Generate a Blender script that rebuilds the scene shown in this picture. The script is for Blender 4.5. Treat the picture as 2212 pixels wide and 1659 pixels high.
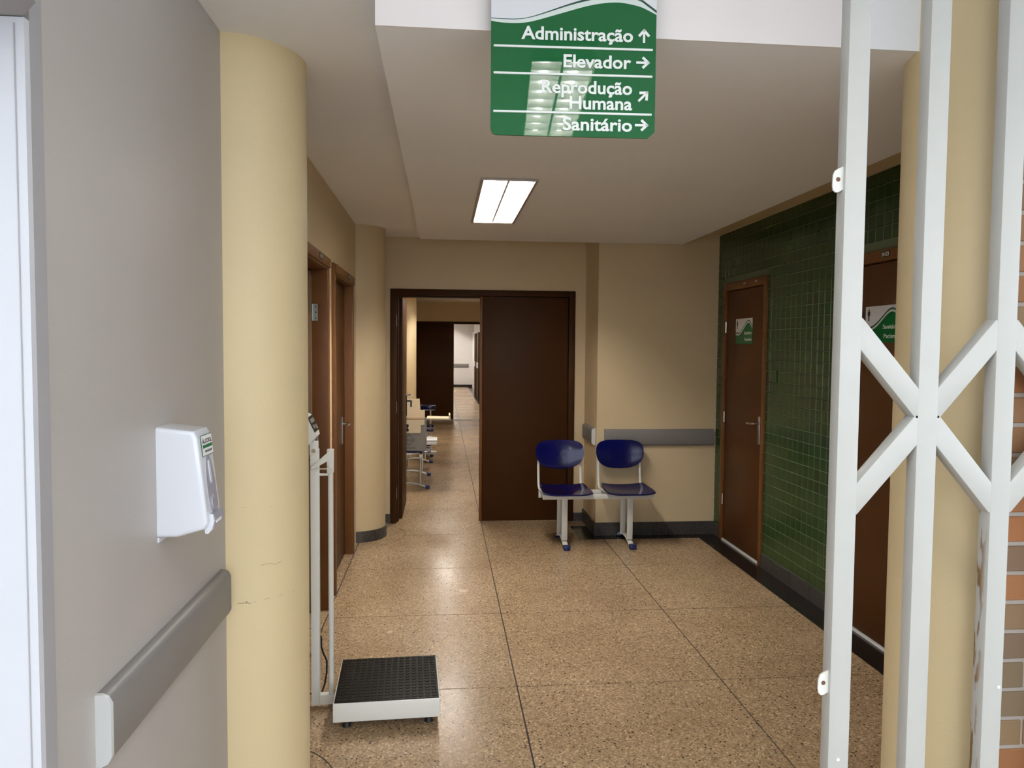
import bpy, bmesh, math, random
from mathutils import Vector, Matrix
random.seed(7)
for o in list(bpy.data.objects): bpy.data.objects.remove(o, do_unlink=True)
SC = bpy.context.scene
COL = SC.collection
PI = math.pi

# ------------------------------------------------------------------ camera
YAW, PITCH, ROLL, FPX = 0.09342517, -0.04941002, 0.00816287, 1605.04
def cam_axes():
    f = Vector((math.sin(YAW)*math.cos(PITCH), math.cos(YAW)*math.cos(PITCH), math.sin(PITCH)))
    r = Vector((math.cos(YAW), -math.sin(YAW), 0)); u = r.cross(f)
    return r*math.cos(ROLL)+u*math.sin(ROLL), -r*math.sin(ROLL)+u*math.cos(ROLL), f
cr, cu, cf = cam_axes()
cam = bpy.data.cameras.new('camera'); camo = bpy.data.objects.new('camera', cam); COL.objects.link(camo)
cam.sensor_fit = 'HORIZONTAL'; cam.sensor_width = 36.0; cam.lens = 36.0*FPX/2212
cam.clip_start = 0.02; cam.clip_end = 200
camo.matrix_world = Matrix(((cr.x, cu.x, -cf.x, 0), (cr.y, cu.y, -cf.y, 0), (cr.z, cu.z, -cf.z, 1.62), (0, 0, 0, 1)))
SC.camera = camo

# ------------------------------------------------------------------ light and exposure
SC.view_settings.view_transform = 'Standard'; SC.view_settings.look = 'None'
SC.view_settings.gamma = 1; SC.view_settings.use_curve_mapping = False
SC.view_settings.exposure = 0.5
W = bpy.data.worlds.new('sky'); SC.world = W; W.use_nodes = True
bgn = W.node_tree.nodes['Background']; bgn.inputs[0].default_value = (0.86, 0.93, 1.0, 1); bgn.inputs[1].default_value = 2.2
TUBE = 165.0        # strength of the lamp tubes in view
TUBE_PORCH = 50.0
TUBE_CORR = 135.0
TUBE_FAR = 140.0

# ------------------------------------------------------------------ materials
def srgb(r, g, b):
    return tuple(((c/255/12.92) if c/255 <= .04045 else ((c/255+.055)/1.055)**2.4) for c in (r, g, b)) + (1,)
MATS = {}
def mat(name, col, rough=.6, metal=0, coat=0, noise=.08, scale=6, bump=.0, bscale=200, spec=.5, emit=None, estr=0, coatr=.05):
    m = bpy.data.materials.new(name); m.use_nodes = True; nt = m.node_tree; N = nt.nodes; L = nt.links
    p = N['Principled BSDF']
    p.inputs['Roughness'].default_value = rough; p.inputs['Metallic'].default_value = metal
    p.inputs['Coat Weight'].default_value = coat; p.inputs['Coat Roughness'].default_value = coatr
    p.inputs['Specular IOR Level'].default_value = spec
    if emit:
        p.inputs['Emission Color'].default_value = emit; p.inputs['Emission Strength'].default_value = estr
    tc = N.new('ShaderNodeTexCoord'); nz = N.new('ShaderNodeTexNoise'); nz.inputs['Scale'].default_value = scale; nz.inputs['Detail'].default_value = 4
    L.new(tc.outputs['Object'], nz.inputs['Vector'])
    mx = N.new('ShaderNodeMix'); mx.data_type = 'RGBA'
    a = tuple(min(1, c*(1-noise)) for c in col[:3])+(1,); b = tuple(min(1, c*(1+noise)) for c in col[:3])+(1,)
    mx.inputs[6].default_value = a; mx.inputs[7].default_value = b
    L.new(nz.outputs['Fac'], mx.inputs[0]); L.new(mx.outputs[2], p.inputs['Base Color'])
    if bump > 0:
        n2 = N.new('ShaderNodeTexNoise'); n2.inputs['Scale'].default_value = bscale; n2.inputs['Detail'].default_value = 3
        L.new(tc.outputs['Object'], n2.inputs['Vector'])
        bp = N.new('ShaderNodeBump'); bp.inputs['Strength'].default_value = bump; bp.inputs['Distance'].default_value = .002
        L.new(n2.outputs['Fac'], bp.inputs['Height']); L.new(bp.outputs[0], p.inputs['Normal'])
    m['mixname'] = mx.name
    MATS[name] = m
    return m

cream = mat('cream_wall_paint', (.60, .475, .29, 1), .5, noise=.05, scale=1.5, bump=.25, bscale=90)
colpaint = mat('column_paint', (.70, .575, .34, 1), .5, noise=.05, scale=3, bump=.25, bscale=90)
greyw = mat('porch_wall_paint', (.395, .37, .35, 1), .45, noise=.06, scale=2.5, bump=.2, bscale=90)
ceilp = mat('ceiling_paint', (.86, .88, .92, 1), .7, noise=.05, scale=1.2, bump=.15, bscale=60)
white = mat('white_paint', (.80, .80, .80, 1), .5, noise=.03, bump=.1)
fasc = mat('fascia_paint', (.84, .79, .79, 1), .7, noise=.03)
pier = mat('pier_paint', (.50, .51, .55, 1), .5, noise=.04, scale=4)
shadegrey = mat('grey_trim_paint', (.30, .29, .30, 1), .6)
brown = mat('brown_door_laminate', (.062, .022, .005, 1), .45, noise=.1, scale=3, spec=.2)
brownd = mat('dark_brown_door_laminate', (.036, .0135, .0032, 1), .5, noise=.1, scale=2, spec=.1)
brownf = mat('brown_frame_paint', (.13, .050, .013, 1), .4, noise=.12, scale=6, spec=.25)
brownl = mat('light_brown_door_laminate', (.16, .09, .035, 1), .45, noise=.1, scale=3)
railm = mat('grey_vinyl_rail', (.195, .182, .175, 1), .4, noise=.04, scale=5, spec=.35)
railcap = mat('pale_rail_cap', (.55, .57, .57, 1), .4)
gatep = mat('white_gate_paint', (.44, .445, .425, 1), .35, noise=.07, scale=9, bump=.08, bscale=60)
chipm = mat('rusty_metal', (.14, .07, .04, 1), .8, noise=.4, scale=60)
blue = mat('blue_gloss_plastic', (.002, .003, .055, 1), .18, noise=.05, coat=.25, coatr=.04, spec=.3, bump=.08, bscale=14)
bluecap = mat('blue_cap_plastic', (.002, .010, .085, 1), .4)
tubew = mat('white_tube_paint', (.66, .66, .62, 1), .35, noise=.04)
black = mat('black_plastic', (.01, .01, .01, 1), .5)
chrome = mat('brushed_steel', (.55, .53, .50, 1), .25, metal=1)
hingem = mat('zinc_hinge', (.45, .50, .48, 1), .35, metal=.6)
dispw = mat('white_dispenser_plastic', (.70, .73, .80, 1), .22, noise=.01, coat=.5)
dispg = mat('grey_dispenser_plastic', (.36, .35, .40, 1), .3, noise=.02, coat=.3)
rubber = mat('black_rubber_mat', (.007, .0055, .004, 1), .5, noise=.2, scale=30, spec=.15)
scalew = mat('white_scale_enamel', (.72, .72, .68, 1), .35, noise=.03)
signg = mat('green_acrylic', (.006, .115, .032, 1), .5, noise=.02, coat=.8, coatr=.015, spec=.05)
signw = mat('white_acrylic', (.70, .72, .76, 1), .35, noise=.02, coat=1, coatr=.015, spec=.3)
signd = mat('dark_green_print', (.004, .05, .03, 1), .4, noise=.02)
signl = mat('pale_green_print', (.62, .70, .67, 1), .4, noise=.02)
letterw = mat('white_lettering', (.78, .82, .80, 1), .4, noise=.01)
letterk = mat('black_lettering', (.02, .02, .02, 1), .5, noise=.01)
greenp = mat('green_print', (.02, .16, .06, 1), .4)
greyply = mat('pale_plate', (.38, .34, .30, 1), .5)
granite_d = mat('polished_black_granite', (.016, .013, .012, 1), .16, noise=.5, scale=180)
grout = mat('tile_grout', (.10, .125, .07, 1), .8)
mortar = mat('pale_mortar', (.34, .30, .265, 1), .85, bump=.6, bscale=120)
cardc = mat('cream_corrugated_plastic', (.72, .60, .42, 1), .5, noise=.03)
cardg = mat('grey_corrugated_plastic', (.22, .205, .19, 1), .5, noise=.03)
foam = mat('white_box_plastic', (.75, .75, .76, 1), .5)
cordm = mat('black_cord', (.008, .008, .008, 1), .45)
jointm = mat('dark_joint', (.03, .02, .015, 1), .8)
concrete = mat('porch_concrete', (.38, .36, .33, 1), .8, noise=.15, bump=.4)
reflm = mat('white_reflector', (.75, .75, .73, 1), .3, noise=.01)
sill = mat('white_marble_sill', (.70, .68, .64, 1), .3)
rimm = mat('luminaire_rim', (.42, .38, .36, 1), .4, metal=.3)
def tube_mat(name, s): return mat(name, (.9, .9, .88, 1), .5, emit=(1, .95, .88, 1), estr=s)
tubem = tube_mat('lit_tube', TUBE); tubep = tube_mat('lit_tube_porch', TUBE_PORCH)
tubec = tube_mat('lit_tube_corridor', TUBE_CORR); tubef = tube_mat('lit_tube_far', TUBE_FAR)
displaym = mat('display_panel', (.012, .011, .010, 1), .4, spec=.2)

def granite():
    m = mat('speckled_granite', (.10, .09, .085, 1), .4); nt = m.node_tree; N = nt.nodes; L = nt.links
    p = N['Principled BSDF']; tc = N['Texture Coordinate']
    v = N.new('ShaderNodeTexVoronoi'); v.inputs['Scale'].default_value = 170; L.new(tc.outputs['Object'], v.inputs['Vector'])
    r = N.new('ShaderNodeValToRGB'); e = r.color_ramp.elements
    e[0].position = 0; e[0].color = (.004, .004, .004, 1); e[1].position = 1; e[1].color = (.085, .075, .068, 1)
    L.new(v.outputs['Color'], r.inputs[0]); L.new(r.outputs[0], p.inputs['Base Color'])
    return m
granm = granite()

def terrazzo():
    m = mat('terrazzo', (.3, .25, .2, 1), .22, coat=.0); nt = m.node_tree; N = nt.nodes; L = nt.links
    p = N['Principled BSDF']; geo = N.new('ShaderNodeNewGeometry')
    def ramp(src, stops):
        r = N.new('ShaderNodeValToRGB'); e = r.color_ramp.elements
        e[0].position, e[0].color = stops[0]; e[1].position, e[1].color = stops[-1]
        for s in stops[1:-1]:
            q = e.new(s[0]); q.color = s[1]
        L.new(src, r.inputs[0]); return r.outputs[0]
    big = N.new('ShaderNodeTexNoise'); big.inputs['Scale'].default_value = 1.6; big.inputs['Detail'].default_value = 5
    L.new(geo.outputs['Position'], big.inputs['Vector'])
    base = ramp(big.outputs['Fac'], [(.3, (.37, .265, .165, 1)), (.7, (.47, .35, .23, 1))])
    v1 = N.new('ShaderNodeTexVoronoi'); v1.inputs['Scale'].default_value = 130; v1.inputs['Randomness'].default_value = 1
    L.new(geo.outputs['Position'], v1.inputs['Vector'])
    chips = ramp(v1.outputs['Color'], [(0, (.40, .36, .32, 1)), (.35, (.8, .74, .66, 1)), (.7, (1.0, .97, .92, 1)), (1, (1.75, 1.7, 1.6, 1))])
    mul = N.new('ShaderNodeMix'); mul.data_type = 'RGBA'; mul.blend_type = 'MULTIPLY'; mul.inputs[0].default_value = 1
    L.new(base, mul.inputs[6]); L.new(chips, mul.inputs[7])
    v2 = N.new('ShaderNodeTexVoronoi'); v2.inputs['Scale'].default_value = 52
    L.new(geo.outputs['Position'], v2.inputs['Vector'])
    dn = N.new('ShaderNodeMath'); dn.operation = 'LESS_THAN'; dn.inputs[1].default_value = .22; L.new(v2.outputs['Distance'], dn.inputs[0])
    sx = N.new('ShaderNodeSeparateColor'); L.new(v2.outputs['Color'], sx.inputs[0])
    g = N.new('ShaderNodeMath'); g.operation = 'GREATER_THAN'; g.inputs[1].default_value = .62; L.new(sx.outputs[0], g.inputs[0])
    an = N.new('ShaderNodeMath'); an.operation = 'MULTIPLY'; L.new(dn.outputs[0], an.inputs[0]); L.new(g.outputs[0], an.inputs[1])
    fin = N.new('ShaderNodeMix'); fin.data_type = 'RGBA'; fin.inputs[7].default_value = (.045, .03, .02, 1)
    L.new(an.outputs[0], fin.inputs[0]); L.new(mul.outputs[2], fin.inputs[6])
    L.new(fin.outputs[2], p.inputs['Base Color'])
    rr = N.new('ShaderNodeMapRange'); rr.inputs['To Min'].default_value = .17; rr.inputs['To Max'].default_value = .32
    L.new(big.outputs['Fac'], rr.inputs['Value']); L.new(rr.outputs[0], p.inputs['Roughness'])
    return m
terr = terrazzo()

def ramp_mat(name, stops, rough, source, coat=0, bump=0, wear=.12):
    m = mat(name, (.1, .1, .1, 1), rough, coat=coat, bump=bump, bscale=80, coatr=.04); nt = m.node_tree; N = nt.nodes; L = nt.links
    p = N['Principled BSDF']; p.inputs['Specular IOR Level'].default_value = .32
    r = N.new('ShaderNodeValToRGB'); e = r.color_ramp.elements
    e[0].position, e[0].color = stops[0]; e[1].position, e[1].color = stops[-1]
    for s in stops[1:-1]:
        q = e.new(s[0]); q.color = s[1]
    if source == 'object':
        i = N.new('ShaderNodeObjectInfo'); L.new(i.outputs['Random'], r.inputs[0])
    else:
        i = N.new('ShaderNodeNewGeometry'); L.new(i.outputs['Random Per Island'], r.inputs[0])
    nz = N.new('ShaderNodeTexNoise'); nz.inputs['Scale'].default_value = 40; nz.inputs['Detail'].default_value = 5
    mr = N.new('ShaderNodeMapRange'); mr.inputs['To Min'].default_value = 1-wear; mr.inputs['To Max'].default_value = 1+wear
    L.new(nz.outputs['Fac'], mr.inputs['Value'])
    mul = N.new('ShaderNodeVectorMath'); mul.operation = 'MULTIPLY'
    L.new(r.outputs[0], mul.inputs[0]); L.new(mr.outputs[0], mul.inputs[1]); L.new(mul.outputs[0], p.inputs['Base Color'])
    return m
tstops = [(0, (.023, .046, .011, 1)), (.5, (.025, .051, .012, 1)), (1, (.028, .057, .014, 1))]
tile_o = ramp_mat('green_glazed_tile', tstops, .2, 'object', coat=.0, wear=.06)
tile_i = ramp_mat('green_glazed_tile_joined', tstops, .2, 'island', coat=.0, wear=.06)
brickm = ramp_mat('brick_clay', [(0, (.13, .11, .08, 1)), (.25, (.27, .11, .04, 1)), (.45, (.21, .135, .075, 1)), (.6, (.32, .12, .04, 1)), (.8, (.12, .10, .07, 1)), (1, (.25, .16, .08, 1))], .55, 'object', bump=.4, wear=.25)

def rust_gate():
    m = mat('white_gate_paint_rusted', (.43, .435, .415, 1), .4, noise=.05); nt = m.node_tree; N = nt.nodes; L = nt.links
    p = N['Principled BSDF']; tc = N['Texture Coordinate']
    mp = N.new('ShaderNodeMapping'); mp.inputs['Scale'].default_value = (30, 70, 13); L.new(tc.outputs['Object'], mp.inputs[0])
    nz = N.new('ShaderNodeTexNoise'); nz.inputs['Scale'].default_value = 1; nz.inputs['Detail'].default_value = 6; L.new(mp.outputs[0], nz.inputs['Vector'])
    sp = N.new('ShaderNodeSeparateXYZ'); L.new(tc.outputs['Object'], sp.inputs[0])
    # rust sits on the inner half of the side face, below the scissor joint
    a = N.new('ShaderNodeMapRange'); a.inputs['From Min'].default_value = .006; a.inputs['From Max'].default_value = .026; L.new(sp.outputs['Y'], a.inputs['Value'])
    b = N.new('ShaderNodeMath'); b.operation = 'LESS_THAN'; b.inputs[1].default_value = 1.235; L.new(sp.outputs['Z'], b.inputs[0])
    t = N.new('ShaderNodeMath'); t.operation = 'MULTIPLY'; L.new(a.outputs[0], t.inputs[0]); L.new(b.outputs[0], t.inputs[1])
    r = N.new('ShaderNodeMapRange'); r.inputs['From Min'].default_value = .49; r.inputs['From Max'].default_value = .56; L.new(nz.outputs['Fac'], r.inputs['Value'])
    q = N.new('ShaderNodeMath'); q.operation = 'MULTIPLY'; L.new(t.outputs[0], q.inputs[0]); L.new(r.outputs[0], q.inputs[1])
    mx = N.new('ShaderNodeMix'); mx.data_type = 'RGBA'; mx.inputs[7].default_value = (.20, .115, .045, 1)
    L.new(q.outputs[0], mx.inputs[0]); L.new(N[m['mixname']].outputs[2], mx.inputs[6]); L.new(mx.outputs[2], p.inputs['Base Color'])
    return m
gater = rust_gate()

# ------------------------------------------------------------------ mesh helpers
def frame(o, r, u):
    r = Vector(r).normalized(); u = Vector(u).normalized(); n = r.cross(u)
    m = Matrix.Identity(4)
    for i in range(3): m[i][0], m[i][1], m[i][2], m[i][3] = r[i], u[i], n[i], o[i]
    return m
class M:
    def __init__(s): s.v = []; s.f = []; s.sm = []
    def add(s, vs, fs, smooth=False, mx=None):
        b = len(s.v)
        s.v += [tuple(mx @ Vector(v)) if mx else tuple(v) for v in vs]
        s.f += [tuple(i+b for i in f) for f in fs]; s.sm += [smooth]*len(fs); return s
    def box(s, x0, x1, y0, y1, z0, z1, mx=None):
        vs = [(x, y, z) for z in (z0, z1) for y in (y0, y1) for x in (x0, x1)]
        return s.add(vs, [(0, 2, 3, 1), (4, 5, 7, 6), (0, 1, 5, 4), (2, 6, 7, 3), (0, 4, 6, 2), (1, 3, 7, 5)], False, mx)
    def rbox(s, x0, x1, y0, y1, z0, z1, r=.004, seg=2, mx=None, smooth=True):
        bm = bmesh.new(); bmesh.ops.create_cube(bm, size=1)
        for v in bm.verts: v.co = Vector(((x0+x1)/2+v.co.x*(x1-x0), (y0+y1)/2+v.co.y*(y1-y0), (z0+z1)/2+v.co.z*(z1-z0)))
        bmesh.ops.bevel(bm, geom=list(bm.edges), offset=r, segments=seg, profile=.5, affect='EDGES')
        return s.bm(bm, smooth, mx)
    def bm(s, bm, smooth=False, mx=None):
        bm.verts.index_update()
        vs = [v.co.copy() for v in bm.verts]; fs = [tuple(v.index for v in f.verts) for f in bm.faces]
        bm.free(); return s.add(vs, fs, smooth, mx)
    def prism(s, pts, d0, d1, mx=None, smooth=False):      # pts in local xy, extruded along local z
        n = len(pts); a = sum(pts[i][0]*pts[(i+1) % n][1]-pts[(i+1) % n][0]*pts[i][1] for i in range(n))
        if a < 0: pts = pts[::-1]
        vs = [(p[0], p[1], d0) for p in pts]+[(p[0], p[1], d1) for p in pts]
        s.add(vs, [tuple(range(n-1, -1, -1)), tuple(range(n, 2*n))], False, mx)
        return s.add(vs, [(i, (i+1) % n, n+(i+1) % n, n+i) for i in range(n)], smooth, mx)
    def cyl(s, p0, p1, r0, r1=None, n=16, smooth=True):
        p0, p1 = Vector(p0), Vector(p1); r1 = r0 if r1 is None else r1
        d = (p1-p0).normalized(); a = Vector((0, 0, 1)) if abs(d.z) < .9 else Vector((1, 0, 0))
        x = d.cross(a).normalized(); y = d.cross(x)
        vs = [p0+(x*math.cos(t)+y*math.sin(t))*r0 for t in [2*PI*i/n for i in range(n)]]
        vs += [p1+(x*math.cos(t)+y*math.sin(t))*r1 for t in [2*PI*i/n for i in range(n)]]
        s.add(vs, [(i, n+i, n+(i+1) % n, (i+1) % n) for i in range(n)], smooth)
        return s.add(vs, [tuple(range(n)), tuple(range(2*n-1, n-1, -1))], False)
    def tube(s, pts, r, n=10, ry=None, up=None):
        pts = [Vector(p) for p in pts]; rings = []; k = len(pts); ry = ry or r
        prev = None
        for i, p in enumerate(pts):
            d = ((pts[min(i+1, k-1)]-p).normalized()+(p-pts[max(i-1, 0)]).normalized()).normalized()
            if up: x = Vector(up)-d*Vector(up).dot(d)
            elif prev is None: x = d.cross(Vector((0, 0, 1)) if abs(d.z) < .9 else Vector((1, 0, 0)))
            else: x = prev-d*prev.dot(d)
            x.normalize(); prev = x; y = d.cross(x)
            rings.append([p+x*math.cos(2*PI*j/n)*r+y*math.sin(2*PI*j/n)*ry for j in range(n)])
        vs = [v for q in rings for v in q]
        fs = [(i*n+j, i*n+(j+1) % n, (i+1)*n+(j+1) % n, (i+1)*n+j) for i in range(k-1) for j in range(n)]
        s.add(vs, fs, True)
        return s.add(vs, [tuple(range(n-1, -1, -1)), tuple(range((k-1)*n, k*n))], False)
    def build(s, name, m, parent=None, label=None, kind=None, loc=None, label_=None):
        me = bpy.data.meshes.new(name)
        o0 = Vector(loc) if loc is not None else Vector((0, 0, 0))
        me.from_pydata([tuple(Vector(v)-o0) for v in s.v], [], s.f); me.materials.append(m)
        me.polygons.foreach_set('use_smooth', s.sm)
        o = bpy.data.objects.new(name, me); COL.objects.link(o)
        o.location = o0
        if parent is not None: o.parent = parent
        if label: o['label'] = label
        if kind: o['kind'] = kind
        if any(s.sm):
            me.update()
            for e in me.edges: pass
            try: me.set_sharp_from_angle(angle=math.radians(38))
            except Exception: pass
        return o
def empty(name, label, cat, loc=(0, 0, 0), rz=0, group=None, kind=None):
    o = bpy.data.objects.new(name, None); COL.objects.link(o); o.location = loc; o.rotation_euler = (0, 0, rz); o.empty_display_size = .1
    if label: o['label'] = label
    if cat: o['category'] = cat
    if group: o['group'] = group
    if kind: o['kind'] = kind
    return o
def tag(o, label, cat, group=None):
    o['label'] = label; o['category'] = cat
    if group: o['group'] = group
    return o
def struct(name, m, mm, label=None, loc=None):
    return m.build(name, mm, None, label, 'structure', loc)
def dup(o, parent=None):
    c = o.copy(); COL.objects.link(c)
    if parent is not None: c.parent = parent
    for ch in list(o.children): dup(ch, c)
    return c
def text_mesh(body, mx, width=None, height=.03, bold=.0, align='LEFT', depth=.0006):
    """lettering as a thin solid: baseline at the frame origin, fitted to width"""
    cu_ = bpy.data.curves.new('txt', 'FONT'); cu_.body = body; cu_.size = 1; cu_.offset = bold; cu_.resolution_u = 3
    cu_.extrude = .5; cu_.align_x = 'LEFT'
    ob = bpy.data.objects.new('txt', cu_); COL.objects.link(ob)
    dg = bpy.context.evaluated_depsgraph_get(); me = bpy.data.meshes.new_from_object(ob.evaluated_get(dg))
    vs = [v.co.copy() for v in me.vertices]; fs = [tuple(p.vertices) for p in me.polygons]
    bpy.data.objects.remove(ob); bpy.data.curves.remove(cu_); bpy.data.meshes.remove(me)
    x0 = min(v.x for v in vs); x1 = max(v.x for v in vs)
    sy = height/.72; sx = (width/(x1-x0)) if width else sy
    w = (x1-x0)*sx; off = {'LEFT': 0, 'RIGHT': -w, 'CENTER': -w/2}[align]
    vs = [Vector(((v.x-x0)*sx+off, v.y*sy, (v.z+.5)*depth)) for v in vs]
    return M().add(vs, fs, False, mx)

# =================================================================== SETTING
ZU = 2.605; ZL = 2.51
# ---- floor: dark joint bed, then every terrazzo slab on its own
flo = struct('floor', M().box(-2.8, 2.55, -.6, 31, -.06, -.004), jointm)
xs = [-.683-1.03, -.683, .36, 1.367, 2.20]
ys = [-.45, .52, 1.49, 2.475, 3.458, 4.438, 5.390, 6.372]
y = 6.372
while y < 30: y += .985; ys.append(y)
J = .0036
def slab(x0, x1, y0, y1):
    m = M().box(-(x1-x0)/2+J, (x1-x0)/2-J, -(y1-y0)/2+J, (y1-y0)/2-J, -.030, 0)
    return m
slabs = {}
for i in range(4):
    for j in range(len(ys)-1):
        x0, x1, y0, y1 = xs[i], xs[i+1], ys[j], ys[j+1]
        if i == 3 and y0 > 7: x1 = 2.38
        if i == 3 and y0 > 6.3: continue
        key = (round(x1-x0, 3), round(y1-y0, 3))
        if i == 3 and abs(y0-5.390) < .01: y1 = 6.13; key = (0, 0)
        if key not in slabs:
            o = slab(x0, x1, y0, y1).build('floor_slab', terr, flo); slabs[key] = o
        else:
            o = slabs[key].copy(); COL.objects.link(o)
        o.location = ((x0+x1)/2, (y0+y1)/2, 0)
# black granite border along the tiled wall and round the corner
bord = M().box(2.20, 2.40, 2.4, 6.13, -.03, .0005).box(1.16, 2.40, 6.13, 6.30, -.03, .0004).box(1.16, 1.34, 6.30, 6.60, -.03, .0003)
bord.build('border_strip', granite_d, flo, 'polished black granite border strip')
struct('ground', M().box(-8, 9, -12, -.46, -.08, -.015).box(2.56, 9, -.46, 1.8, -.08, -.015).box(-8, -1.75, -.46, 1.3, -.08, -.015), concrete)
def ring(cx, cy, r, a0, a1, n=40, w=.0028):
    m = M(); vs = []; 
    for k in range(n+1):
        t = a0+(a1-a0)*k/n
        for rr in (r-w, r+w): vs.append((cx+rr*math.cos(t), cy+rr*math.sin(t), .0006))
    return m.add(vs, [(2*k, 2*k+1, 2*k+3, 2*k+2) for k in range(n)])
ring(-.70, 6.39, .385, -PI/2, PI*.42).build('joint_ring', jointm, flo, 'thin dark curved joint round the column foot')
ring(-.70, 2.70, .31, -PI*.1, PI*.5).build('joint_ring', jointm, flo, 'thin dark curved joint round the column foot')

# ---- ceilings
px0_ = -.19
ce = struct('ceiling', M().box(-2.75, px0_, 2.02, 16.6, ZU, ZU+.12).box(px0_, 2.55, 2.142, 16.6, ZU, ZU+.12), ceilp)
struct('ceiling_far', M().box(-2.75, 2.55, 16.6, 31, ZU, ZU+.12), ceilp)
struct('ceiling_porch', M().box(-2.8, 4.2, -1.0, 2.14, 2.95, 3.07).box(-2.8, 4.2, 2.14, 2.3, 2.73, 3.07), ceilp)
struct('ceiling_shaded_strip', M().box(2.045, 2.38, 2.15, 6.26, ZU-.005, ZU-.0005), cream)  # darker cream stands in for the shade in the recess beside the dropped panel
# dropped ceiling with a real cut-out for the luminaire
px0, px1, py0, py1 = -.19, 2.045, 2.142, 6.255
lx0, lx1, ly0, ly1 = .214, .488, 3.965, 5.31
m = M()
for a in ((px0, lx0, py0, py1), (lx1, px1, py0, py1), (lx0, lx1, py0, ly0), (lx0, lx1, ly1, py1)): m.box(a[0], a[1], a[2], a[3], ZL, ZU+.0)
struct('ceiling_dropped_panel', m, ceilp)
struct('trim_fascia', M().box(px0, 1.215, 2.136, 2.142, ZL, 2.95).box(px0-.0, px0+.006, 2.142, 2.3, ZU, 2.95), fasc)
struct('trim_fascia_side', M().box(1.215, 4.0, 2.1365, 2.142, ZL, 2.95), ceilp)
struct('trim_beam', M().box(-2.75, px0, 1.98, 2.02, ZU, 2.95), ceilp)

# ---- left side
LX = -.70
wl = M().box(-.86, LX, 1.38, 3.6, 0, ZU+.3)
struct('wall_left', wl, greyw)
ml = M().box(-.86, -.705, 4.62, 4.84, 0, ZU).box(-.86, -.705, 5.86, 6.86, 0, ZU).box(-.86, -.705, 3.6, 4.62, 2.13, ZU).box(-.86, -.705, 4.84, 5.86, 2.13, ZU)
struct('wall_left_lobby', ml, cream)
struct('wall_left_corridor', M().box(-.86, -.70, 6.98, 16.4, 0, ZU), cream)
struct('wall_side_room', M().box(-2.75, -2.65, 1.4, 7.0, 0, ZU).box(-2.65, -.86, 3.0, 3.1, 0, ZU).box(-2.65, -.86, 6.9, 7.0, 0, ZU), cream)
# white pier of the entrance and its grey header
pr_ = struct('wall_entrance_pier', M().box(-2.75, -.693, 1.33, 1.379, 0, 2.16), pier)
struct('trim_pier_groove', M().box(-.7095, -.7075, 1.3288, 1.334, 0, 2.15), shadegrey)
struct('trim_pier_return', M().box(-.72, -.6925, 1.345, 1.384, 0, 2.95), shadegrey)
mh = M().prism([(-.708, 1.378), (-.704, 1.342), (-.645, 1.275), (-.645, .95), (-2.75, .95), (-2.75, 1.378)], 2.162, 2.95)
struct('trim_entrance_header', mh, shadegrey)

# ---- round columns
def column(name, cx, cy, m, top=ZU, base=True, R=.24):
    o = empty(name, None, None, (cx, cy, 0), kind='structure')
    sh = M().cyl((0, 0, .0), (0, 0, top), R, n=72).build('shaft', m, o)
    if base:
        n = 7
        for k in range(n):
            a0 = -PI*.62+k*(PI*1.24/n)+.006; a1 = -PI*.62+(k+1)*(PI*1.24/n)-.006; q = M(); vs = []
            for i in range(7):
                t = a0+(a1-a0)*i/6
                for rr in (R-.01, R+.014):
                    for z in (0, .09): vs.append((rr*math.cos(t), rr*math.sin(t), z))
            fs = []
            for i in range(6):
                b = 4*i
                fs += [(b+2, b+6, b+7, b+3), (b+1, b+3, b+7, b+5), (b, b+1, b+5, b+4), (b, b+4, b+6, b+2)]
            fs += [(0, 2, 3, 1), (24, 25, 27, 26)]
            q.add(vs, fs).build('granite_tile', granm, o)
    return o
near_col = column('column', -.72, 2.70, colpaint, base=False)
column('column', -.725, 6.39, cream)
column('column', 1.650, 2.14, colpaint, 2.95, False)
column('column', -.72, 10.08, cream)
column('column', -.72, 13.77, cream)

def scuff(par, pts, m, w=.0012, R=.24):
    vs = []; q = M()
    for i, (t, z) in enumerate(pts):
        for dz in (-w, w): vs.append(((R+.0006)*math.cos(t), (R+.0006)*math.sin(t), z+dz))
    q.add(vs, [(2*i, 2*i+2, 2*i+3, 2*i+1) for i in range(len(pts)-1)]).build('scuff_mark', m, par)
scm = mat('dirt_scuff', (.33, .25, .14, 1), .7); scg = mat('grey_scuff', (.28, .27, .25, 1), .7)
scuff(near_col, [(-1.043, .891), (-.965, .894), (-.892, .892), (-.836, .886), (-.723, .890)], scm, .0007)
scuff(near_col, [(-1.339, .775), (-1.232, .774), (-1.165, .770)], scm, .0014)
scuff(near_col, [(-1.232, .776), (-1.215, .776)], scg, .0032)
scuff(near_col, [(-1.141, .772), (-.95, .776), (-.735, .776), (-.488, .773)], scm, .0006)
scuff(near_col, [(-1.488, 1.083), (-1.25, 1.091), (-.871, 1.083)], scm, .0004)
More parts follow.
